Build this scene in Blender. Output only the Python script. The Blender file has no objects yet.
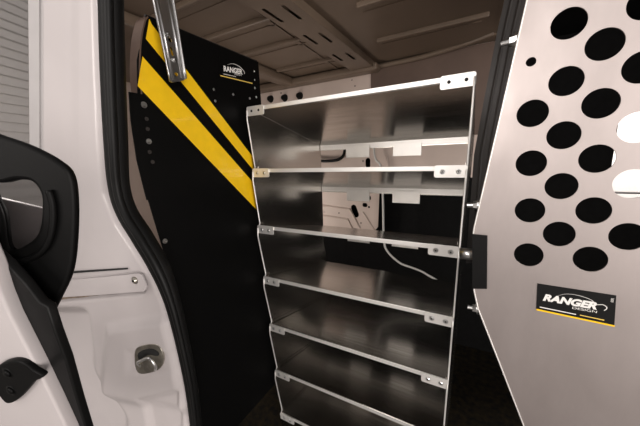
import bpy, bmesh, math, random
from mathutils import Vector, Matrix
random.seed(4)
scene = bpy.context.scene
COL = scene.collection

# ------------------------------------------------------------ camera
AX = Vector((0.874177206, 0.063172962, -0.481480414))    # world X in camera axes (right, down, forward)
AY = Vector((0.484342254, -0.184940673, 0.855107905))
AZ = Vector((-0.035025612, -0.980717148, -0.192268255))
CAM = Vector((0, 0, 1.37))
F = 282.0
cd = bpy.data.cameras.new('camera'); cam = bpy.data.objects.new('camera', cd); COL.objects.link(cam)
cd.sensor_width = 36.0; cd.lens = F / 640 * 36.0; cd.clip_start = .02
right = Vector((AX[0], AY[0], AZ[0])); down = Vector((AX[1], AY[1], AZ[1])); fwd = Vector((AX[2], AY[2], AZ[2]))
m3 = Matrix((right, -down, -fwd)).transposed()
cam.matrix_world = Matrix.Translation(CAM) @ m3.to_4x4()
scene.camera = cam

# ------------------------------------------------------------ light
scene.view_settings.view_transform = 'Standard'
scene.view_settings.look = 'None'
scene.view_settings.gamma = 1.0
scene.view_settings.use_curve_mapping = False
scene.view_settings.exposure = 0.0
w = bpy.data.worlds.new('world'); scene.world = w; w.use_nodes = True
bg = w.node_tree.nodes['Background']; bg.inputs[0].default_value = (1.0, .95, .92, 1); bg.inputs[1].default_value = .42
def area(name, loc, target, size, power, col=(1, .93, .88), sy=None):
    l = bpy.data.lights.new(name, 'AREA'); l.energy = power; l.color = col
    l.shape = 'RECTANGLE'; l.size = size; l.size_y = sy or size
    o = bpy.data.objects.new(name, l); COL.objects.link(o); o.location = loc
    o.rotation_euler = (Vector(target) - Vector(loc)).to_track_quat('-Z', 'Y').to_euler()
    return o
area('outside_light', (-.7, -2.3, 1.9), (-.5, 1.0, 1.1), 1.8, 36, sy=1.0)
area('outside_light', (2.7, -1.5, 1.3), (-.8, .8, 1.2), 1.6, 110, sy=1.8)  # extra source added at the right to brighten the striped panel
area('far_wall_fill', (-1.6, 1.15, .85), (-.5, 1.95, .95), .22, 6, col=(1, .90, .82))  # unseen fill added behind the striped panel to brighten the far wall
area('window_wall_fill', (1.4, 3.2, 3.2), (1.6, 4.3, 1.1), 1.0, 260)  # added out of view to whiten the wall beyond the side window
area('outside_light', (-1.2, -1.6, 2.9), (-.7, .6, 1.2), 1.4, 14, sy=.5)

# ------------------------------------------------------------ materials
def mat(name, col, rough=.5, metal=0, noise=0, nscale=20, stretch=(1, 1, 1), bump=0, coat=0, spec=.5, col2=None, rvar=0):
    m = bpy.data.materials.new(name); m.use_nodes = True
    nt = m.node_tree; b = nt.nodes['Principled BSDF']
    b.inputs['Base Color'].default_value = (*col, 1); b.inputs['Roughness'].default_value = rough
    b.inputs['Metallic'].default_value = metal; b.inputs['Coat Weight'].default_value = coat
    b.inputs['Specular IOR Level'].default_value = spec
    tc = nt.nodes.new('ShaderNodeTexCoord'); mp = nt.nodes.new('ShaderNodeMapping')
    mp.inputs['Scale'].default_value = stretch
    nz = nt.nodes.new('ShaderNodeTexNoise'); nz.inputs['Scale'].default_value = nscale; nz.inputs['Detail'].default_value = 4
    nt.links.new(tc.outputs['Object'], mp.inputs[0]); nt.links.new(mp.outputs[0], nz.inputs['Vector'])
    if noise or col2:
        mx = nt.nodes.new('ShaderNodeMix'); mx.data_type = 'RGBA'
        c2 = col2 or tuple(max(0, c * (1 - noise)) for c in col)
        mx.inputs[6].default_value = (*col, 1); mx.inputs[7].default_value = (*c2, 1)
        rp = nt.nodes.new('ShaderNodeMapRange'); rp.inputs[1].default_value = .35; rp.inputs[2].default_value = .65
        nt.links.new(nz.outputs['Fac'], rp.inputs[0]); nt.links.new(rp.outputs[0], mx.inputs[0])
        nt.links.new(mx.outputs[2], b.inputs['Base Color'])
    if rvar:
        r2 = nt.nodes.new('ShaderNodeMapRange'); r2.inputs[1].default_value = .3; r2.inputs[2].default_value = .7
        r2.inputs[3].default_value = rough - rvar; r2.inputs[4].default_value = rough + rvar
        nt.links.new(nz.outputs['Fac'], r2.inputs[0]); nt.links.new(r2.outputs[0], b.inputs['Roughness'])
    if bump:
        bp = nt.nodes.new('ShaderNodeBump'); bp.inputs['Strength'].default_value = bump; bp.inputs['Distance'].default_value = .002
        nt.links.new(nz.outputs['Fac'], bp.inputs['Height']); nt.links.new(bp.outputs[0], b.inputs['Normal'])
    return m
M = {}
M['alu'] = mat('brushed_aluminium', (.66, .63, .59), .22, 1, noise=.12, nscale=9, stretch=(.6, 14, 14), rvar=.04)
M['alu_edge'] = mat('aluminium_hem', (.86, .84, .81), .38, .55, noise=.05)
M['alu_panel'] = mat('satin_aluminium', (.58, .52, .505), .5, 1, noise=.10, nscale=5, stretch=(3, 1, 1.2), rvar=.05)
M['galv'] = mat('galvanised_steel', (.74, .74, .74), .32, 1, noise=.25, nscale=14, stretch=(1, 1, .4))
M['zinc'] = mat('zinc_plate', (.75, .75, .74), .28, 1, noise=.2, nscale=60)
M['paint'] = mat('white_van_paint', (.55, .51, .51), .33, 0, noise=.05, nscale=7, coat=.4)
M['paint_in'] = mat('primer_beige_paint', (.64, .53, .47), .5, 0, noise=.08, nscale=6)
M['roof'] = mat('bare_roof_paint', (.19, .14, .102), .42, 0, noise=.18, nscale=3)
M['brown'] = mat('shaded_wall_brown', (.13, .085, .065), .6, 0, noise=.15, nscale=8)  # darker version of the wall paint, shade put into the colour
M['rubber'] = mat('black_rubber', (.005, .005, .005), .5, 0, noise=.2, nscale=40, bump=.1, spec=.22)
M['plastic'] = mat('black_plastic', (.003, .003, .003), .5, 0, noise=.2, nscale=200, bump=.05, spec=.13)
M['powder'] = mat('black_powder_coat', (.003, .003, .003), .5, 0, noise=.2, nscale=120, spec=.1)
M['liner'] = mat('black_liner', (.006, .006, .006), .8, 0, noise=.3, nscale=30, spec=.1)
M['post'] = mat('charcoal_painted_steel', (.04, .034, .031), .45, 0, noise=.2, nscale=8)
M['coat_reflection'] = mat('black_coat_reflection', (.36, .25, .20), .35, .7, noise=.3, nscale=9)  # black coat; the brown it reflects is put into the colour
M['yellow'] = mat('yellow_vinyl', (1.0, .62, .010), .4, 0, noise=.06, nscale=30, coat=.2)
M['gold'] = mat('gold_print', (.80, .55, .12), .5)
M['white'] = mat('white_print', (.85, .83, .80), .5)
M['black'] = mat('black_label', (.008, .008, .008), .5, spec=.2)
M['hole'] = mat('dark_socket', (.01, .01, .01), .8)
M['floor'] = mat('speckled_floor_mat', (.004, .004, .004), .9, 0, nscale=32, col2=(.016, .012, .006), bump=.3, spec=.1)
M['ground'] = mat('dark_concrete', (.26, .245, .235), .7, 0, noise=.3, nscale=4, bump=.2)
M['siding'] = mat('white_siding', (.72, .70, .68), .5, 0, noise=.06)
M['seat'] = mat('grey_seat_cloth', (.17, .165, .165), .9, 0, noise=.15, nscale=60)
M['frame'] = mat('grey_frame_paint', (.46, .44, .44), .4, 0, noise=.05, coat=.3)
M['rust'] = mat('rusty_seam', (.34, .26, .19), .7, 0, noise=.5, nscale=60)
M['cable'] = mat('white_cable', (.7, .69, .66), .5)
M['mirror'] = mat('mirror_glass', (.42, .41, .41), .06, 1)
M['striker'] = mat('worn_striker_steel', (.50, .47, .41), .38, 1, noise=.4, nscale=40)
def glass(name, tint, alpha):
    m = bpy.data.materials.new(name); m.use_nodes = True; nt = m.node_tree; nt.nodes.clear()
    o = nt.nodes.new('ShaderNodeOutputMaterial'); t = nt.nodes.new('ShaderNodeBsdfTransparent'); t.inputs[0].default_value = (*tint, 1)
    g = nt.nodes.new('ShaderNodeBsdfGlossy'); g.inputs['Roughness'].default_value = .04
    g.inputs['Color'].default_value = (.9, .88, .88, 1)
    x = nt.nodes.new('ShaderNodeMixShader'); x.inputs[0].default_value = alpha
    nt.links.new(t.outputs[0], x.inputs[1]); nt.links.new(g.outputs[0], x.inputs[2]); nt.links.new(x.outputs[0], o.inputs[0])
    return m
M['glass'] = glass('tinted_glass', (.30, .30, .30), .62)
M['clear'] = glass('clear_glass', (.9, .9, .9), .06)

# ------------------------------------------------------------ helpers
def wloc(o):
    v = Vector((0, 0, 0))
    while o: v += o.location; o = o.parent
    return v
def link(name, me, m, parent=None, smooth=False):
    if isinstance(me, bmesh.types.BMesh):
        b = me; me = bpy.data.meshes.new(name); bmesh.ops.recalc_face_normals(b, faces=b.faces); b.to_mesh(me); b.free()
    me.materials.clear(); me.materials.append(m)
    if smooth:
        for p in me.polygons: p.use_smooth = True
    o = bpy.data.objects.new(name, me); COL.objects.link(o)
    if parent:
        me.transform(Matrix.Translation(-wloc(parent))); o.parent = parent
    return o
def thing(name, label, cat, loc, group=None):
    o = bpy.data.objects.new(name, None); COL.objects.link(o); o.location = loc; o.empty_display_size = .05
    o['label'] = label; o['category'] = cat; o['kind'] = 'thing'
    if group: o['group'] = group
    return o
def tag(o, label, cat, group=None):
    o['label'] = label; o['category'] = cat; o['kind'] = 'thing'
    if group: o['group'] = group
    return o
def struct(o, label, cat='wall'):
    o['kind'] = 'structure'; o['label'] = label; o['category'] = cat; return o
def bevel(b, r, seg=2):
    if r: bmesh.ops.bevel(b, geom=list(b.edges), offset=r, segments=seg, affect='EDGES', profile=.5)
    return b
def box(x0, x1, y0, y1, z0, z1, r=0):
    b = bmesh.new(); bmesh.ops.create_cube(b, size=1)
    bmesh.ops.scale(b, vec=(x1 - x0, y1 - y0, z1 - z0), verts=b.verts)
    bmesh.ops.translate(b, vec=((x0 + x1) / 2, (y0 + y1) / 2, (z0 + z1) / 2), verts=b.verts)
    return bevel(b, r)
def join(a, b):
    me = bpy.data.meshes.new('t'); b.to_mesh(me); b.free(); a.from_mesh(me); bpy.data.meshes.remove(me); return a
def ray(px, py):
    c = Vector((px - 320, py - 213, F)) / F
    return Vector((AX.dot(c), AY.dot(c), AZ.dot(c)))
class Plane:
    """a real plane in the place: origin, u (across), v (up), n (towards the viewer)"""
    def __init__(s, o, u, v):
        s.o = Vector(o); s.u = Vector(u).normalized(); v = Vector(v); s.v = (v - s.u * v.dot(s.u)).normalized(); s.n = s.u.cross(s.v)
        if s.n.dot(CAM - s.o) < 0: s.n = -s.n
    def hit(s, px, py):
        d = ray(px, py); t = (s.o - CAM).dot(s.n) / d.dot(s.n); return CAM + d * t
    def uv(s, px, py):
        p = s.hit(px, py) - s.o; return (p.dot(s.u), p.dot(s.v))
    def P(s, u, v, h=0): return s.o + s.u * u + s.v * v + s.n * h
    def mat(s, h=0):
        m = Matrix((s.u, s.v, s.u.cross(s.v))).transposed().to_4x4(); m.translation = s.o + s.n * h; return m
DG = None
def to_mesh(cu):
    o = bpy.data.objects.new('tmp', cu); COL.objects.link(o); bpy.context.view_layer.update()
    dg = bpy.context.evaluated_depsgraph_get(); me = bpy.data.meshes.new_from_object(o.evaluated_get(dg))
    bpy.data.objects.remove(o); bpy.data.curves.remove(cu); return me
def circle(c, r, n=40, ry=None):
    return [(c[0] + r * math.cos(2 * math.pi * k / n), c[1] + (ry or r) * math.sin(2 * math.pi * k / n)) for k in range(n)]
def rrect(x0, x1, y0, y1, r, n=5):
    pts = []
    for cx, cy, a in ((x1 - r, y1 - r, 0), (x0 + r, y1 - r, 90), (x0 + r, y0 + r, 180), (x1 - r, y0 + r, 270)):
        for k in range(n + 1):
            t = math.radians(a + 90 * k / n); pts.append((cx + r * math.cos(t), cy + r * math.sin(t)))
    return pts
def smooth_poly(pts, n=6):
    out = []; N = len(pts)
    for i in range(N):
        a, b, c, d = (Vector(pts[(i + k) % N]) for k in (-1, 0, 1, 2))
        for k in range(n):
            t = k / n; out.append(tuple(.5 * (2 * b + (c - a) * t + (2 * a - 5 * b + 4 * c - d) * t * t + (3 * b - a - 3 * c + d) * t ** 3)))
    return out
def plate(name, pl, loops, th, m, parent=None, h=0, bev=0, off=True):
    """flat sheet of thickness th on plane pl; first loop the outline, the rest holes; h = height of its mid plane"""
    cu = bpy.data.curves.new('c', 'CURVE'); cu.dimensions = '2D'; cu.fill_mode = 'BOTH'; cu.extrude = th / 2 - bev; cu.bevel_depth = bev; cu.bevel_resolution = 2
    if bev and off: cu.offset = -bev
    for lp in loops:
        sp = cu.splines.new('POLY'); sp.points.add(len(lp) - 1); sp.use_cyclic_u = True
        for q, (x, y) in zip(sp.points, lp): q.co = (x, y, 0, 1)
    me = to_mesh(cu); me.transform(pl.mat(h))
    return link(name, me, m, parent)
def text(name, s, pl, c, height, m, parent, h, width=None, th=.0004, bold=0, rot=0, shear=0):
    cu = bpy.data.curves.new('t', 'FONT'); cu.body = s; cu.size = 1; cu.align_x = 'CENTER'; cu.align_y = 'CENTER'; cu.extrude = .0; cu.offset = bold; cu.shear = shear
    me = to_mesh(cu); xs = [v.co.x for v in me.vertices]; ys = [v.co.y for v in me.vertices]
    k = height / (max(ys) - min(ys)); kx = (width / (max(xs) - min(xs))) if width else k
    cx = (max(xs) + min(xs)) / 2; cy = (max(ys) + min(ys)) / 2
    for v in me.vertices: v.co = ((v.co.x - cx) * kx, (v.co.y - cy) * k, 0)
    me.transform(Matrix.Translation((c[0], c[1], 0)) @ Matrix.Rotation(rot, 4, 'Z'))
    # text must read left to right for the viewer
    me.transform(pl.mat(h)); return link(name, me, m, parent)
def tube(pts, rad, n=10, closed=False):
    b = bmesh.new(); rings = []; pts = [Vector(p) for p in pts]
    s = None
    for i, p in enumerate(pts):
        a = pts[max(0, i - 1)]; c = pts[min(len(pts) - 1, i + 1)]; t = (c - a).normalized()
        if s is None:
            s = t.cross(Vector((0, 0, 1))); s = s.normalized() if s.length > .05 else t.cross(Vector((0, 1, 0))).normalized()
        s = (s - t * s.dot(t)).normalized(); q = s.cross(t); r = rad[i] if isinstance(rad, (list, tuple)) else rad
        rings.append([b.verts.new(p + (s * math.cos(2 * math.pi * k / n) + q * math.sin(2 * math.pi * k / n)) * r) for k in range(n)])
    for A, B in zip(rings, rings[1:]):
        for k in range(n): b.faces.new((A[k], A[(k + 1) % n], B[(k + 1) % n], B[k]))
    b.faces.new(rings[0]); b.faces.new(rings[-1][::-1]); return b
def spline(pts, n=6):
    P = [Vector(p) for p in pts]; P = [2 * P[0] - P[1]] + P + [2 * P[-1] - P[-2]]; out = []
    for i in range(1, len(P) - 2):
        a, b, c, d = P[i - 1:i + 3]
        for k in range(n):
            t = k / n; out.append(.5 * (2 * b + (c - a) * t + (2 * a - 5 * b + 4 * c - d) * t * t + (3 * b - a - 3 * c + d) * t ** 3))
    return out + [P[-2]]
def bolt_bm(p, n, r, h, sides=6, dome=False):
    """a bolt head on a washer at p, axis n"""
    b = bmesh.new(); n = Vector(n).normalized(); rot = n.to_track_quat('Z', 'Y').to_matrix().to_4x4(); rot.translation = Vector(p)
    bmesh.ops.create_cone(b, cap_ends=True, segments=20, radius1=r * 1.35, radius2=r * 1.3, depth=h * .3, matrix=Matrix.Translation((0, 0, h * .15)))
    bmesh.ops.create_cone(b, cap_ends=True, segments=(sides if not dome else 16), radius1=r, radius2=r * (.55 if dome else .94), depth=h * .8, matrix=Matrix.Translation((0, 0, h * .68)))
    b.transform(rot); return b
def cyl_bm(p, q, r, n=20):
    return tube([p, q], r, n)

# ============================================================ SETTING
YF = 1.95            # far side of the load space
ZR = 1.96            # roof
fl = struct(link('floor', box(-2.3, 1.6, .42, 2.1, -.04, 0), M['floor']), 'dark speckled load floor under the shelving', 'floor')
gd = struct(link('floor', box(-4.2, 3.2, -4, 4.5, -.62, -.58), M['ground']), 'dark concrete ground outside the van', 'floor')

cl = struct(link('ceiling', box(-2.3, .06, .44, 2.1, ZR, ZR + .03), M['roof']), 'bare brown painted van roof with pressed ribs', 'ceiling')
for y, x0, x1 in ((1.05, -1.20, -.73), (1.30, -1.21, -.755), (1.65, -1.22, -.79), (.80, -1.2, -.7), (1.17, -.46, -.02), (1.55, -.50, .0)):
    link('roof_rib', box(x0, x1, y - .009, y + .009, ZR - .020, ZR + .002, .005), M['roof'], cl)
    link('roof_rib', box(x0, x1 - .03, y + .075, y + .083, ZR - .004, ZR + .002), M['roof'], cl)
# main cross beam with slots, a hat section
pb = Plane((-.70, .44, ZR - .035), (1, 0, 0), (-.06, 1, 0))
bo = [(-.075, 0), (.075, 0), (.075, 1.5), (-.075, 1.5)]
slots = []
for k, (x, y) in enumerate([(-.045, .50), (.03, .52), (-.04, .78), (.03, .80), (-.04, 1.08), (.03, 1.1), (-.045, .25), (.03, .27)]):
    slots.append(rrect(x - .008, x + .008, y, y + .13, .007))
bm_ = plate('roof_beam', pb, [bo] + slots, .002, M['roof'], cl)
for s in (-1, 1):
    pf = Plane(pb.P(s * .075, 0), (0, 0, 1), pb.v)
    plate('beam_flank', pf, [[(0, 0), (.035, 0), (.035, 1.5), (0, 1.5)]], .003, M['roof'], bm_)
    link('beam_lip', box(-.012, .012, 0, 1.5, -.004, 0), M['roof'], bm_).data.transform(Matrix.Translation(pb.P(s * .10, 0) + Vector((0, 0, .035))) @ Matrix.Rotation(.06, 4, 'Z'))
link('side_beam', box(-1.34, -1.24, .44, 1.95, ZR - .05, ZR, .012), M['roof'], cl)
link('header_rail', box(-2.2, -.60, 1.86, 1.95, ZR - .055, ZR - .005, .015), M['roof'], cl)
link('edge_rail', tube(spline([(-.62, 1.93, ZR - .02), (-.35, 1.92, ZR - .018), (-.12, 1.90, ZR - .0), (.03, 1.82, ZR)]), .014, 8), M['roof'], cl)
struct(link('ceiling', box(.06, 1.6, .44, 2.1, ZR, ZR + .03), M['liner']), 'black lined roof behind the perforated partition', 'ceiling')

# far side: black liner skin with a bright window, and the painted inner panel
far = Plane((0, 2.08, 0), (1, 0, 0), (0, 0, 1))
wb = struct(plate('wall_back', far, [[(-2.3, 0), (1.6, 0), (1.6, ZR + .02), (-2.3, ZR + .02)], rrect(.615, 1.35, 1.10, 1.62, .07)], .02, M['liner']), 'black lower lining of the far van side behind the shelves')
w1 = struct(plate('window_1', far, [rrect(.62, 1.345, 1.105, 1.615, .065)], .004, M['clear']), 'bright side window seen through the partition holes', 'window')
link('window_frame', box(.62, 1.345, 2.06, 2.10, 1.128, 1.136), M['post'], w1)
inn = Plane((0, YF, 0), (1, 0, 0), (0, 0, 1))
outer = [(-2.2, .80), (-.66, .80), (-.615, .86), (-.605, 1.18), (-.57, 1.22), (-.02, 1.22), (.03, 1.3), (.03, ZR), (-2.2, ZR)]
def iu(x, y): return inn.uv(x, y)
def slot(x, y, a, b, ang):
    c = iu(x, y); return [(c[0] + math.cos(ang) * px - math.sin(ang) * py, c[1] + math.sin(ang) * px + math.cos(ang) * py) for px, py in rrect(-a, a, -b, b, min(a, b) * .98)]
holes = [slot(355, 211, .022, .050, .35), slot(365, 205, .02, .016, 0), slot(370, 198, .008, .014, 0), slot(369, 207, .008, .008, 0),
         slot(368, 163, .018, .035, 0), circle(iu(324, 212), .005, 10), circle(iu(339, 213), .006, 10), circle(iu(363, 161), .006, 10),
         circle(iu(345, 190), .005, 10), circle(iu(324, 191), .005, 10), circle(iu(361, 223), .006, 10),
         circle(iu(386, 74), .006, 10), circle(iu(407, 71), .006, 10), circle(iu(434, 69), .006, 10), circle(iu(352, 80), .005, 10), circle(iu(355, 86), .005, 10), circle(iu(272, 98), .007, 10), circle(iu(281, 93), .007, 10)]
ip = plate('wall_back', inn, [outer] + holes, .004, M['paint_in'])
link('upper_wall_shade', box(-.665, .035, YF - .012, YF - .003, 1.47, ZR - .004), M['brown'], ip)  # dark sheet standing in for dimmer light on the same wall paint
struct(ip, 'beige painted inner side panel with slots and pressed creases behind shelves')
def crease(pp, r=.008):
    link('pressed_crease', tube([inn.hit(*q) + Vector((0, -.003, 0)) for q in pp], r, 6), M['paint_in'], ip)
crease([(321, 205), (350, 209), (360, 228)]); crease([(321, 215), (348, 219), (355, 234)]); crease([(363, 212), (378, 236)])
crease([(319, 178), (345, 178), (350, 190)]); crease([(387, 157), (389, 168)])
for q in ((271, 99), (285, 98), (300, 96)):
    c = inn.hit(*q); link('grommet', tube([c + Vector((0, -.03, 0)), c + Vector((0, .0, 0))], [.018, .03], 14), M['rubber'], ip)
struct(link('wall_left', box(-2.32, -2.28, .42, 2.1, 0, ZR), M['paint_in']), 'painted end wall of the load space beyond the striped panel')
struct(link('wall_right', box(1.6, 1.63, .42, 2.1, 0, ZR), M['liner']), 'black cab wall far behind the perforated partition')

# leaning dark body post beyond the shelves
post = Plane((0, 1.22, 0), (1, 0, 0), (0, 0, 1))
pt = struct(plate('trim_1', post, [[post.uv(*q) for q in ((508, -15), (497, 33), (484, 100), (474, 155), (466, 262), (480, 262), (490, 200), (512, 100), (541, -15))]], .03, M['post']), 'dark leaning body post between the shelving and the perforated partition', 'post')
for dx in (7, 15):
    link('post_ridge', tube([post.hit(q[0] + dx, q[1]) + Vector((0, -.015, 0)) for q in ((508, -15), (497, 33), (484, 100), (474, 155), (466, 260))], .006, 6), M['post'], pt)

# ------------------------------------------------------------ side of the van on the left
sl = (0.98, .196, 0)
side = Plane((-.75, .38, 1.37), sl, (0, 0, 1))
def lerp_tab(tab, y):
    if y <= tab[0][1]: return tab[0][0]
    for (x0, y0), (x1, y1) in zip(tab, tab[1:]):
        if y <= y1: return x0 + (x1 - x0) * (y - y0) / (y1 - y0)
    return tab[-1][0]
XR = [(100, -30), (101, 0), (103, 70), (106, 140), (110, 193), (122, 225), (145, 260), (160, 283), (168, 303), (178, 342), (188, 389), (192, 426), (195, 450)]
XL = [(43, -30), (43, 262), (38, 300), (44, 325), (56, 357), (72, 426), (78, 450)]
def sstep(a, b, x):
    t = max(0, min(1, (x - a) / (b - a))); return t * t * (3 - 2 * t)
def relief(x, y):
    h = 0
    # rounded return beside the seal
    d = lerp_tab(XR, y) - x
    h -= .020 * (1 - sstep(0, 9, d))
    # hinge pocket
    h -= .022 * sstep(289, 293, y + (x - 60) * .11) * (1 - sstep(299, 303, y + (x - 60) * .11)) * (1 - sstep(141, 146, x))
    # soft vertical fold in upper half
    h += .004 * sstep(70, 82, x) * (1 - sstep(150, 250, y))
    # lower pressed step running diagonally down (left side lies deeper)
    e = x - (82 + 6 * sstep(300, 360, y) + 34 * sstep(365, 426, y))
    h -= .032 * (1 - sstep(-6, 8, e)) * sstep(306, 318, y)
    # raised field around the striker
    e2 = min(sstep(104, 114, x + (y - 330) * .1), sstep(322, 332, y + (x - 110) * .16), 1 - sstep(392, 404, y - (x - 120) * .2))
    h += .015 * e2
    e3 = min(sstep(128, 136, x), sstep(345, 352, y), 1 - sstep(366, 374, y))
    h -= .004 * e3
    e4 = min(sstep(140, 146, x - (y - 398) * .2), sstep(392, 400, y + (x - 150) * .25), 1 - sstep(178, 183, x))
    h -= .014 * e4
    return h
b = bmesh.new(); NX, NY = 72, 190; gv = []
for j in range(NY + 1):
    y = -30 + 480 * j / NY; xl, xr = lerp_tab(XL, y), lerp_tab(XR, y); row = []
    for i in range(NX + 1):
        x = xl + (xr + 1 - xl) * i / NX
        row.append(b.verts.new(side.hit(x, y) + side.n * relief(x, y)))
    gv.append(row)
for j in range(NY):
    for i in range(NX): b.faces.new((gv[j][i], gv[j][i + 1], gv[j + 1][i + 1], gv[j + 1][i]))
wf = link('wall_front', b, M['paint'], smooth=True)
md = wf.modifiers.new('thick', 'SOLIDIFY'); md.thickness = .012; md.offset = -1 if wf.data.polygons[0].normal.dot(side.n) > 0 else 1
struct(wf, 'white painted door pillar with pressed folds beside the black seal')
# door seal
SC = [(110, -30), (111, 0), (113, 70), (116, 140), (119, 185), (127, 212), (143, 238), (160, 268), (172, 300), (182, 340), (191, 385), (196, 426), (198, 450)]
SW = [11, 11, 11, 10.5, 9.5, 9.5, 10, 9.5, 7.5, 6.5, 6, 5.5, 5.5]
sp = spline([side.hit(*q) for q in SC], 8)
rr = []
for i in range(len(sp)):
    f = i / 8; k = min(int(f), len(SW) - 2); px = SW[k] + (SW[k + 1] - SW[k]) * (f - k)
    rr.append(px / F * (sp[i] - CAM).dot(fwd))
sl_o = link('door_seal', tube(sp, rr, 14), M['rubber'], wf, smooth=True)
link('seal_lip', tube([p + side.n * r * .72 + side.u * r * .62 for p, r in zip(sp, rr)], [r * .42 for r in rr], 10), M['rubber'], sl_o, smooth=True)
# hinge arm plate with bolt
arm = plate('hinge_arm', side, [[side.uv(*q) for q in ((40, 281), (100, 276), (143, 271.5), (147, 273), (151, 285), (149, 289), (100, 293), (40, 297))]], .006, M['paint'], wf, h=.012, bev=.001)
link('arm_bolt', bolt_bm(side.hit(140, 278) + side.n * .014, side.n, .008, .006, dome=True), M['striker'], arm)
link('bolt_recess', cyl_bm(side.hit(140, 278) + side.n * .013, side.hit(140, 278) + side.n * .0205, .0035), M['hole'], arm)
plate('panel_gap', side, [[side.uv(*q) for q in ((58, 271.5), (129, 267.3), (129, 268.8), (58, 273.8))]], .002, M['hole'], wf, h=.004)
plate('rusty_seam', side, [[side.uv(*q) for q in ((56, 298), (100, 297), (140, 292), (140, 295), (100, 300), (56, 304.5))]], .002, M['rust'], wf, h=-.012)
# striker
sk = plate('door_striker', side, [smooth_poly([side.uv(*q) for q in ((138, 350), (143, 344), (157, 342), (164, 347), (166, 358), (161, 367), (145, 371), (139, 366))], 4)], .006, M['striker'], wf, h=.009, bev=.0015)
hp = [side.hit(*q) for q in ((143, 364), (145, 357), (150, 354), (157, 352), (161, 354), (162, 360), (159, 366))]
link('striker_loop', tube(spline([hp[0] + side.n * .009, hp[1] + side.n * .024, hp[2] + side.n * .027, hp[3] + side.n * .027, hp[5] + side.n * .024, hp[6] + side.n * .014]), .004, 10), M['zinc'], sk, smooth=True)
plate('striker_recess', side, [smooth_poly([side.uv(*q) for q in ((142, 350), (153, 346), (161, 349), (161, 353), (151, 352), (143, 357))], 3)], .001, M['hole'], sk, h=.0125)

sk.location += side.u * .009 + side.v * .006 + side.n * .005

# window beside the pillar, the frame strip, the pane
strip = Plane(side.P(0, 0, -.02), sl, (0, 0, 1))
w2 = struct(plate('window_2', strip, [[strip.uv(*q) for q in ((-60, -40), (33, -40), (33, 60), (34, 330), (-60, 330))]], .004, M['glass'], h=-.012), 'tinted side window left of the white pillar with siding beyond', 'window')
plate('window_frame', strip, [[strip.uv(*q) for q in ((31, -40), (42, -40), (42, 330), (33, 330), (32, 100))]], .012, M['frame'], w2)
plate('window_gasket', strip, [[strip.uv(*q) for q in ((41, -40), (44, -40), (44, 300), (41.5, 300))]], .016, M['frame'], w2, h=-.006)

# the white open door low on the left with black edge rubber and a black lock
dpl = Plane(CAM + ray(30, 400) * .50, (.93, .30, 0), (0.05, -.1, 1))
edge = [(-70, 200), (-16, 225), (0, 262), (9, 290), (18, 312), (43, 361), (60, 396), (74, 426), (84, 450)]
d1 = struct(plate('door_1', dpl, [[dpl.uv(*q) for q in edge + [(-70, 450)]]], .02, M['paint'], bev=.004), 'white painted open front door low on the left', 'door')
rub = [(-2, 250), (12, 262), (30, 282), (44, 300), (52, 305), (60, 330), (70, 357), (82, 400), (90, 426), (97, 450), (78, 450), (68, 420), (40, 365), (14, 312), (4, 285)]
rpl = Plane(dpl.o - dpl.n * .014, dpl.u, dpl.v)
plate('door_rubber', rpl, [[rpl.uv(*q) for q in rub]], .014, M['rubber'], d1, bev=.003)
lk = plate('door_latch', dpl, [smooth_poly([dpl.uv(*q) for q in ((6, 366), (13, 356), (25, 352), (36, 354), (45, 361), (54, 366), (54, 369), (46, 373), (39, 381), (29, 391), (19, 394), (10, 383))], 4)], .010, M['plastic'], d1, h=.0135, bev=.003)
for q in ((21, 364), (24, 381)):
    link('latch_boss', bolt_bm(dpl.hit(*q) + dpl.n * .0175, dpl.n, .008, .004, dome=True), M['plastic'], lk, smooth=True)

# white slatted garage door / siding outside, left and behind
def siding(name, pl, u0, u1, z0, z1, pitch, label):
    b = bmesh.new(); z = z0; prof = []
    while z < z1:
        prof += [(z, .0), (z + pitch * .70, .022), (z + pitch * .76, -.035), (z + pitch * .98, -.035)]; z += pitch
    rows = [[b.verts.new(pl.P(u, zz - pl.o.z, h)) for u in (u0, u1)] for zz, h in prof]
    for A, B in zip(rows, rows[1:]): b.faces.new((A[0], A[1], B[1], B[0]))
    o = link(name, b, M['siding']); md = o.modifiers.new('thick', 'SOLIDIFY'); md.thickness = .02; md.offset = -1 if o.data.polygons[0].normal.dot(pl.n) > 0 else 1
    return struct(o, label)
siding('wall_left', Plane((-3.4, 0, 0), (0, 1, 0), (0, 0, 1)), -2.2, 2.4, -.58, 3.0, .085, 'white horizontal siding wall seen through the tinted window')
siding('wall_front', Plane((0, -3.2, 0), (1, 0, 0), (0, 0, 1)), -3.4, 3.0, -.58, 2.4, .12, 'white slatted garage wall behind the viewer')

struct(link('wall_back', box(.2, 4.0, 4.4, 4.46, -.58, 2.6), M['siding']), 'white wall added outside to make the side window look bright', 'wall')  # backdrop added so the window reads white from inside

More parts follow.
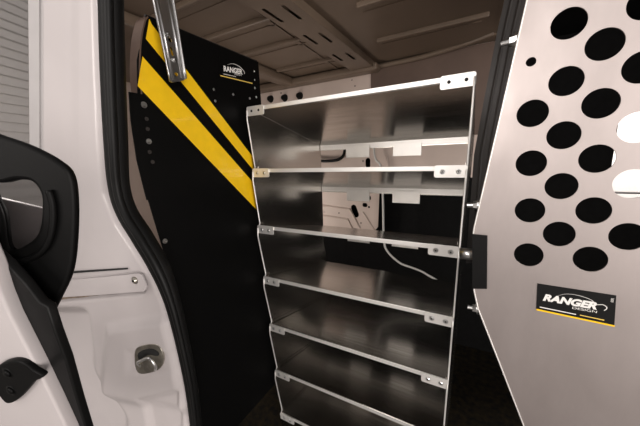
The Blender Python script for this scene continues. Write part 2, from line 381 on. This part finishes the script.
# ============================================================ THINGS
# ---- side mirror
mp = Plane(CAM + ray(40, 220) * .44, (.80, .60, 0), (0, 0, 1))
mi = thing('side_mirror', 'large black plastic side mirror with rounded grey glass at left edge', 'mirror', mp.P(0, -.06, 0))
mo = smooth_poly([(-70, 128), (-20, 130), (2, 136), (30, 146), (56, 160), (70, 174), (74.5, 200), (74, 240), (70, 272), (60, 296), (44, 322), (24, 312), (2, 285), (-30, 270), (-70, 260)], 6)
mh = smooth_poly([(-14, 186), (2, 183), (16, 180), (30, 182), (38, 192), (40, 205), (38, 228), (30, 241), (12, 251), (3, 247), (-2, 215)], 6)
mi0 = plate('mirror_housing', mp, [[mp.uv(*q) for q in mo], [mp.uv(*q) for q in mh]], .014, M['plastic'], mi, h=-.008, bev=.006)
msp = Plane(mp.P(0, 0, -.030), mp.u, mp.v)
plate('mirror_shell', msp, [[msp.uv(*q) for q in smooth_poly([(-70, 134), (0, 143), (28, 153), (50, 167), (61, 182), (64, 205), (64, 238), (60, 266), (51, 288), (40, 308), (24, 300), (2, 276), (-30, 262), (-70, 252)], 6)]], .026, M['plastic'], mi, bev=.009)
gp = Plane(mp.P(0, 0, -.0125), (.80, .60, 0), (0.0, .0, 1))
plate('mirror_glass', gp, [[gp.uv(*q) for q in smooth_poly([(-24, 176), (30, 172), (50, 186), (52, 232), (36, 254), (4, 262), (-20, 250)], 5)]], .003, M['mirror'], mi)
ri = [mp.hit(*q) + mp.n * .002 for q in ((50, 190), (54, 205), (54, 225), (49, 243), (38, 255), (20, 262), (10, 266))]
link('housing_ridge', tube(spline(ri), .005, 8), M['plastic'], mi, smooth=True)

# ---- striped black panel
hz = Plane((-.80, .7, 1.5), (0, 1, 0), (0, 0, 1))
hu = lambda q: hz.uv(*q)
hp_ = thing('striped_partition_panel', 'tall black steel panel with yellow diagonal hazard stripes left of the shelving', 'partition', (-.80, .7, .30))
# outline in (Y-.7, z-1.5)
pl_o = [hu((146, 15)), hu((258, 62)), (hu((258, 62))[0], -1.2), (-.215, -1.2), hu((163, 250)), hu((148, 200)), hu((137.5, 94)), hu((137, 60))]
plate('panel_sheet', hz, [pl_o], .003, M['powder'], hp_)
fl_pts = [(hz.hit(140.5, 94)), hz.hit(138.5, 70), hz.hit(140, 40), hz.hit(144, 21), hz.hit(147, 16)]
b = bmesh.new(); prev = None
for p in spline(fl_pts, 5):
    r = [b.verts.new(p + Vector((0.002, 0, 0))), b.verts.new(p + Vector((-.035, -.004, 0)))]
    if prev: b.faces.new((prev[0], prev[1], r[1], r[0]))
    prev = r
o = link('rounded_flange', b, M['coat_reflection'], hp_); o['label'] = 'black rounded edge flange coloured as a brown reflection'
md = o.modifiers.new('t', 'SOLIDIFY'); md.thickness = .004
link('top_flange', tube([hz.hit(147, 15) + Vector((-.01, 0, 0)), hz.hit(258, 61) + Vector((-.01, 0, 0))], .005, 8), M['post'], hp_)
for nm, q in (('yellow_stripe', ((148.8, 19), (151, 24), (252, 156.5), (253.6, 171), (145.5, 39))),
              ('yellow_stripe', ((142, 56.5), (254, 184), (257, 210.5), (137.2, 86)))):
    o = plate(nm, hz, [[hu(p) for p in q]], .0008, M['yellow'], hp_, h=.002)
    o['label'] = 'yellow diagonal stripe'
lb = plate('brand_label', hz, [[hu(p) for p in ((219, 56.5), (256, 71.5), (256, 85), (219, 76))]], .0006, M['powder'], hp_, h=.0019)
def swoosh(pl, fn, pts, w, h, parent, m='white'):
    b = bmesh.new(); P = spline([Vector((*fn(q), 0)) for q in pts], 6); n = len(P); prev = None
    for i, p in enumerate(P):
        t = (P[min(n - 1, i + 1)] - P[max(0, i - 1)]).normalized(); s = Vector((-t.y, t.x, 0)); ww = w * (.25 + .75 * min(1, i / n * 1.6))
        a, c = p + s * ww / 2, p - s * ww / 2
        r = [b.verts.new(pl.P(a.x, a.y, h)), b.verts.new(pl.P(c.x, c.y, h))]
        if prev: b.faces.new((prev[0], prev[1], r[1], r[0]))
        prev = r
    return link('swoosh', b, M[m], parent)
c0, c1 = Vector(hu((223, 68.5))), Vector(hu((241.5, 72)))
ang = math.atan2(c1.y - c0.y, c1.x - c0.x)
text('brand_name', 'RANGER', hz, (c0 + c1) / 2, .019, M['white'], lb, .0026, width=(c1 - c0).length * 1.02, bold=.04, rot=ang, shear=.15)
text('brand_subtitle', 'DESIGN', hz, hu((237.5, 74.6)), .0065, M['white'], lb, .0026, width=.035, rot=ang)
swoosh(hz, hu, ((227, 64.6), (233, 64), (239, 66.8), (243.5, 71.5), (244, 74)), .0022, .0026, lb)
plate('gold_line', hz, [[hu(p) for p in ((220, 75.2), (252, 83), (252, 84), (220, 76.2))]], .0003, M['gold'], lb, h=.0025)
plate('web_address_line', hz, [[hu(p) for p in ((223, 73.8), (235.5, 76.6), (235.5, 77), (223, 74.3))]], .0003, M['white'], lb, h=.0025)
for q in ((254, 71.5), (254.3, 80), (254.6, 88), (256, 97.2), (249.5, 98.5), (213.5, 89.5), (233, 94.5), (215, 101)):
    link('bolt', bolt_bm(hz.hit(*q) + Vector((.0015, 0, 0)), (1, 0, 0), .0035, .002, dome=True), M['zinc'], hp_)
sb = plate('mounting_strip', hz, [[hu(p) for p in ((128, 92), (139, 94), (142, 120), (149, 170), (152, 200), (146, 200), (136, 160), (130, 120))]], .004, M['powder'], hp_, h=.003)
for q, r in (((143, 105), .0062), ((148, 141.5), .0055), ((164, 241), .0055)):
    link('bolt', bolt_bm(hz.hit(*q) + Vector((.004, 0, 0)), (1, 0, 0), r, .005, dome=True), M['zinc'], hp_, smooth=False)
for q in ((146, 119), (147, 129), (149, 152), (152, 162)):
    link('bolt', bolt_bm(hz.hit(*q) + Vector((.003, 0, 0)), (1, 0, 0), .004, .003, dome=True), M['post'], hp_)

# ---- slotted galvanised bar
sbp = Plane((-.745, .52, 1.7), (0, 1, 0), (0, 0, 1)); su = lambda q: sbp.uv(*q)
bar = thing('slotted_steel_bar', 'galvanised slotted steel bar hanging before the yellow stripes at top left', 'metal bar', sbp.hit(178, 80))
def barpt(t, s):  # t 0..1 down the bar, s 0..1 across
    a = Vector(su((150, -12))).lerp(Vector(su((169.5, 83))), t); c = Vector(su((171.5, -12))).lerp(Vector(su((186, 80))), t)
    return a.lerp(c, s)
ol = [tuple(barpt(0, 0)), tuple(barpt(0, 1)), tuple(barpt(.96, 1)), tuple(barpt(.99, .93)), tuple(barpt(1, .8)), tuple(barpt(1, .15)), tuple(barpt(.98, .03))]
hl = [circle(barpt(t, .46), .0055, 18) for t in (.54, .92)] + [[(barpt(t, .45)[0] + math.cos(1.7) * a - math.sin(1.7) * b_, barpt(t, .45)[1] + math.sin(1.7) * a + math.cos(1.7) * b_) for a, b_ in rrect(-.011, .011, -.004, .004, .0038)] for t in (.66,)]
plate('bar_web', sbp, [ol] + hl, .003, M['galv'], bar)
for s in (.02, .97):
    link('bar_rib', tube([sbp.P(*barpt(t / 8, s), .003) for t in range(9)][:8] + [sbp.P(*barpt(.985, s), .003)], .0028, 8), M['galv'], bar, smooth=True)
link('bar_rib', tube([sbp.P(*barpt(0, .22), .001), sbp.P(*barpt(.97, .22), .001)], .0035, 8), M['galv'], bar, smooth=True)
link('bar_rib', tube([sbp.P(*barpt(0, .76), .001), sbp.P(*barpt(.97, .76), .001)], .0035, 8), M['galv'], bar, smooth=True)
link('bolt', bolt_bm(sbp.P(*barpt(.48, .40), .002), sbp.n, .006, .005, dome=True), M['zinc'], bar)
link('bolt', bolt_bm(sbp.P(*barpt(.76, .50), .002), sbp.n, .005, .005), M['zinc'], bar)

# ---- shelving unit
XA, XB = -.773, -.036
FR = [(.852, 1.290), (.857, 1.052), (.860, .817), (.872, .585), (.887, .355), (.900, .114)]
OFF = .27
FR = [(y, z + OFF) for y, z in FR] + [(.915, .13)]
FR = [(y, z + d) for (y, z), d in zip(FR, (.003, .013, .020, .025, .022, .018, .020))]
BK = [1.40, 1.40, 1.40, 1.42, 1.49, 1.50, 1.50]
TAN = .228
XBS = [-.022, -.028, -.036, -.040, -.045, -.050, -.054]
shu = thing('shelving_unit', 'tall brushed aluminium shelving unit with seven tilted shelves against far side', 'shelving', ((XA + XB) / 2, 1.2, 0))
def side_outline():
    pts = []
    for i, (y, z) in enumerate(FR):
        if i == 0: pts.append((y, z))
        else: pts.append((y + .006, z + .006))
        pts.append((y - .010, z - .012)); pts.append((y - .012, z - .045))
    pts.append((.93, .02)); pts.append((1.51, .0)); pts.append((1.495, .62)); pts.append((1.405, .86)); pts.append((1.405, FR[0][1] - (1.40 - .851) * TAN))
    return pts
so = side_outline()
for x in (XA, XB):
    lean = 0 if x == XA else .0235
    x0_ = x if x == XA else -.022 - .0235 * FR[0][1]
    sp2 = Plane((x0_, 0, 0), (0, 1, 0), (lean, 0, 1))
    hs = []
    for i in range(6):
        y, z = FR[i + 1]; hs.append(circle((y + .03, z + .03), .0035, 10)); hs.append(circle((1.375, z - .06), .003, 10))
    s_ = plate('side_panel', sp2, [so] + hs, .002, M['alu'], shu)
    e = [(x0_ + lean * c, a, c) for a, c in so[:len(FR) * 3 - 1]]
    link('front_hem', tube(e, .0028, 8), M['alu_edge'], s_, smooth=True)
    if x == XA:
        link('top_hem', tube([(x, FR[0][0], FR[0][1]), (x, 1.40, FR[0][1] - .549 * TAN)], .002, 6), M['alu_edge'], s_)
def shelf_at(i):
    XB = XBS[i]
    y0, z0 = FR[i]; y1 = BK[i]; z1 = z0 - (y1 - y0) * TAN; t = .0018
    b = bmesh.new()
    prof = [(y0 + .010, z0 - .013), (y0, z0 - .013), (y0 - .002, z0 - .010), (y0 - .002, z0 - .002), (y0, z0), (y1, z1), (y1, z1 - .030), (y1 - .008, z1 - .030),
            (y1 - .008, z1 - .028), (y1 - t, z1 - .028), (y1 - t, z1 - t), (y0 + t, z0 - t), (y0 + t, z0 - .011), (y0 + .010, z0 - .011)]
    A = [b.verts.new((XA + .002, y, z)) for y, z in prof]; B = [b.verts.new((XB - .002, y, z)) for y, z in prof]
    n = len(prof)
    for k in range(n): b.faces.new((A[k], A[(k + 1) % n], B[(k + 1) % n], B[k]))
    b.faces.new(A); b.faces.new(B[::-1])
    sh = link('shelf', b, M['alu'], shu)
    link('front_edge', box(XA + .003, XB - .003, y0 - .006, y0 - .002, z0 - .013, z0 + .001, .0012), M['alu_edge'], sh)
    link('back_lip', box(XA + .004, XB - .004, y1 - .004, y1 - .002, z1 - .031, z1 - .002), M['alu_edge'], sh)
    for s, x in ((1, XA + .003), (-1, XB - .003)):    # side flange folded down
        b = bmesh.new(); q = [(y0 + .02, z0 - .001), (y1 - .01, z1 + .002), (y1 - .01, z1 + .012), (y0 + .02, z0 + .009)]
        A = [b.verts.new((x - .0, y, z)) for y, z in q]; B = [b.verts.new((x + s * .002, y, z)) for y, z in q]
        for k in range(4): b.faces.new((A[k], A[(k + 1) % 4], B[(k + 1) % 4], B[k]))
        b.faces.new(A); b.faces.new(B[::-1]); link('side_flange', b, M['alu'], sh)
    for xa, xb in ((-.613, -.485), (-.366, -.235)):
        link('hanging_tab', box(xa, xb, y1 - .011, y1 - .008, z1 - .074, z1 - .012, .001), M['alu_edge'], sh)
    fp = Plane((0, y0 - .008, z0), (1, 0, 0), (0, 0, 1))
    for s in (0, 1):
        a, c = (XA - .002, XA + .080) if s == 0 else (XB - .080, XB + .003)
        br = plate('corner_bracket', fp, [rrect(a, c, -.031, .003, .006)], .003, M['alu_edge'], shu, bev=.0006)
        cx = (a + c) / 2; dx = .017 if s == 0 else .020
        for k in (-1, 1):
            if i == 0 and s == 1 or i == 0:
                link('rivet_hole', cyl_bm((cx + k * dx, y0 - .0095, z0 - .014), (cx + k * dx, y0 - .0102, z0 - .014), .0045, 14), M['hole'], br)
            else:
                link('rivet', bolt_bm((cx + k * dx, y0 - .009, z0 - .015), (0, -1, 0), .006, .003, dome=True), M['zinc'], br)
                link('rivet_socket', cyl_bm((cx + k * dx, y0 - .0118, z0 - .015), (cx + k * dx, y0 - .0124, z0 - .015), .0024, 10), M['hole'], br)
for i in range(len(FR)): shelf_at(i)

# ---- perforated partition
S = .79
O = Vector((0.10120689, 0.94789871, 0.28784724)); U = Vector((0.06437849, -0.00381656, 0.00427965)); V = Vector((0.00401839, 0.00106008, -0.06476444))
pp = Plane(CAM + O * S, U, -V); pu = lambda q: pp.uv(*q)
pitch = .0647 * S
part = thing('perforated_partition', 'large satin aluminium partition panel with round holes at right edge', 'partition', pp.o + Vector((.2, 0, -.8)))
edge_px = [(533, -25), (527, 0), (500, 117), (474, 228), (473, 236), (474, 290), (478, 308), (500, 364), (524, 426), (531, 445)]
po = [pu(q) for q in edge_px]
po = po + [(po[-1][0] + .3, -1.25), (.62, -1.25), (.62, po[0][1] + .08), (po[0][0] + .02, po[0][1] + .08)]
hs = [circle(pu((531, 62)), .0088, 18)]
R0 = pitch * .53
for i in range(0, 9):
    for j in range(-3, 11):
        if (i + j) % 2 == 0: continue
        if i == 0 and not 3 <= j <= 9: continue
        if j > 9: continue
        if i >= 0 and i <= 1 and j < 0: continue
        c = (i * pitch, -j * pitch)
        if c[1] + R0 > po[0][1] + .06 or c[0] + R0 > .60: continue
        hs.append(circle(c, R0, 48))
sheet = plate('panel_sheet', pp, [po] + hs, .003, M['alu_panel'], part)
# hemmed left edge going back
e3 = [pp.P(*pu(q), 0) for q in edge_px]
b = bmesh.new(); prev = None
for p in e3:
    r = [b.verts.new(p + pp.u * -.0005), b.verts.new(p - pp.n * .016 + pp.u * -.0005)]
    if prev: b.faces.new((prev[0], prev[1], r[1], r[0]))
    prev = r
o = link('edge_flange', b, M['alu_panel'], part); md = o.modifiers.new('t', 'SOLIDIFY'); md.thickness = .002
link('edge_bead', tube([p + pp.n * .0015 for p in e3], .0018, 6), M['alu_edge'], part, smooth=True)
link('edge_bead', tube([p - pp.n * .016 for p in e3[1:5]], .002, 6), M['alu_edge'], part, smooth=True)
o = plate('rubber_guard', pp, [[pu(q) for q in ((472.3, 233.5), (487.5, 235), (487, 288), (472.3, 288))]], .004, M['rubber'], part, h=.004, bev=.001)
# nuts and spacer on the hidden side
def nut(q, back, ln):
    p = pp.hit(*q) - pp.n * back
    d = -pp.u
    bb = join(bolt_bm(p, d, .011, .012), cyl_bm(p, p + d * ln, .0055, 12)); link('nut_and_bolt', bb, M['zinc'], part)
nut((517, 38), .012, .028); nut((479, 206), .012, .026); nut((478, 311), .012, .024)
p = pp.hit(474, 257) - pp.n * .02
link('spacer_tube', cyl_bm(p + pp.u * .004, p - pp.u * .034, .0145, 24), M['zinc'], part, smooth=True)
lab = plate('brand_label', pp, [[pu(q) for q in ((537.2, 283), (616, 295), (614, 325.5), (536, 308.5))]], .0008, M['black'], part, h=.002)
def L(q): return (520 + q[0] / 5.333, 270 + q[1] / 5.333)
c0, c1 = Vector(pu(L((122, 142)))), Vector(pu(L((410, 190)))); ang = math.atan2(c1.y - c0.y, c1.x - c0.x)
hgt = (Vector(pu(L((245, 142)))) - Vector(pu(L((240, 190))))).length
text('brand_name', 'RANGER', pp, (c0 + c1) / 2, hgt * .80, M['white'], lab, .0027, width=(c1 - c0).length, bold=.055, rot=ang, shear=.25)
text('brand_subtitle', 'DESIGN', pp, pu(L((342, 209))), hgt * .24, M['white'], lab, .0027, width=(Vector(pu(L((275, 195)))) - Vector(pu(L((405, 222))))).length, rot=ang)
swoosh(pp, lambda q: pu(L(q)), ((200, 135), (245, 125), (310, 133), (375, 155), (405, 180), (440, 182), (460, 195), (458, 206), (446, 213)), .0014, .0027, lab)
plate('web_address_line', pp, [[pu(L(q)) for q in ((105, 192), (298, 232), (297, 236), (105, 197))]], .0003, M['white'], lab, h=.0026)
plate('phone_line', pp, [[pu(L(q)) for q in ((318, 235), (448, 262), (447, 267), (318, 239))]], .0003, M['gold'], lab, h=.0026)
plate('gold_line', pp, [[pu(L(q)) for q in ((88, 204), (504, 292), (502, 300), (87, 212))]], .0003, M['yellow'], lab, h=.0026)
text('small_code', '500', pp, pu(L((490, 158))), hgt * .2, M['white'], lab, .0027, rot=ang - math.pi / 2)

# ---- loose cables behind the shelves
def yy(q, Y): return Plane((0, Y, 0), (1, 0, 0), (0, 0, 1)).hit(*q)
o = link('cable', tube(spline([yy(q, 1.90) for q in ((375, 140), (374, 150), (376, 160), (381, 168), (383, 200), (384, 240), (388, 252), (400, 263), (413, 268), (426, 274), (445, 290), (450, 330))]), .0075, 8), M['cable'], smooth=True)
tag(o, 'thin white cable hanging down behind the shelves in a curve', 'cable')
o = link('rubber_hose', tube(spline([yy(q, 1.91) for q in ((312, 160), (325, 161), (337, 160), (343, 156), (345, 148), (345, 140))]), .011, 8), M['rubber'], smooth=True)
tag(o, 'short bent black rubber hose on the beige panel above second shelf', 'hose')
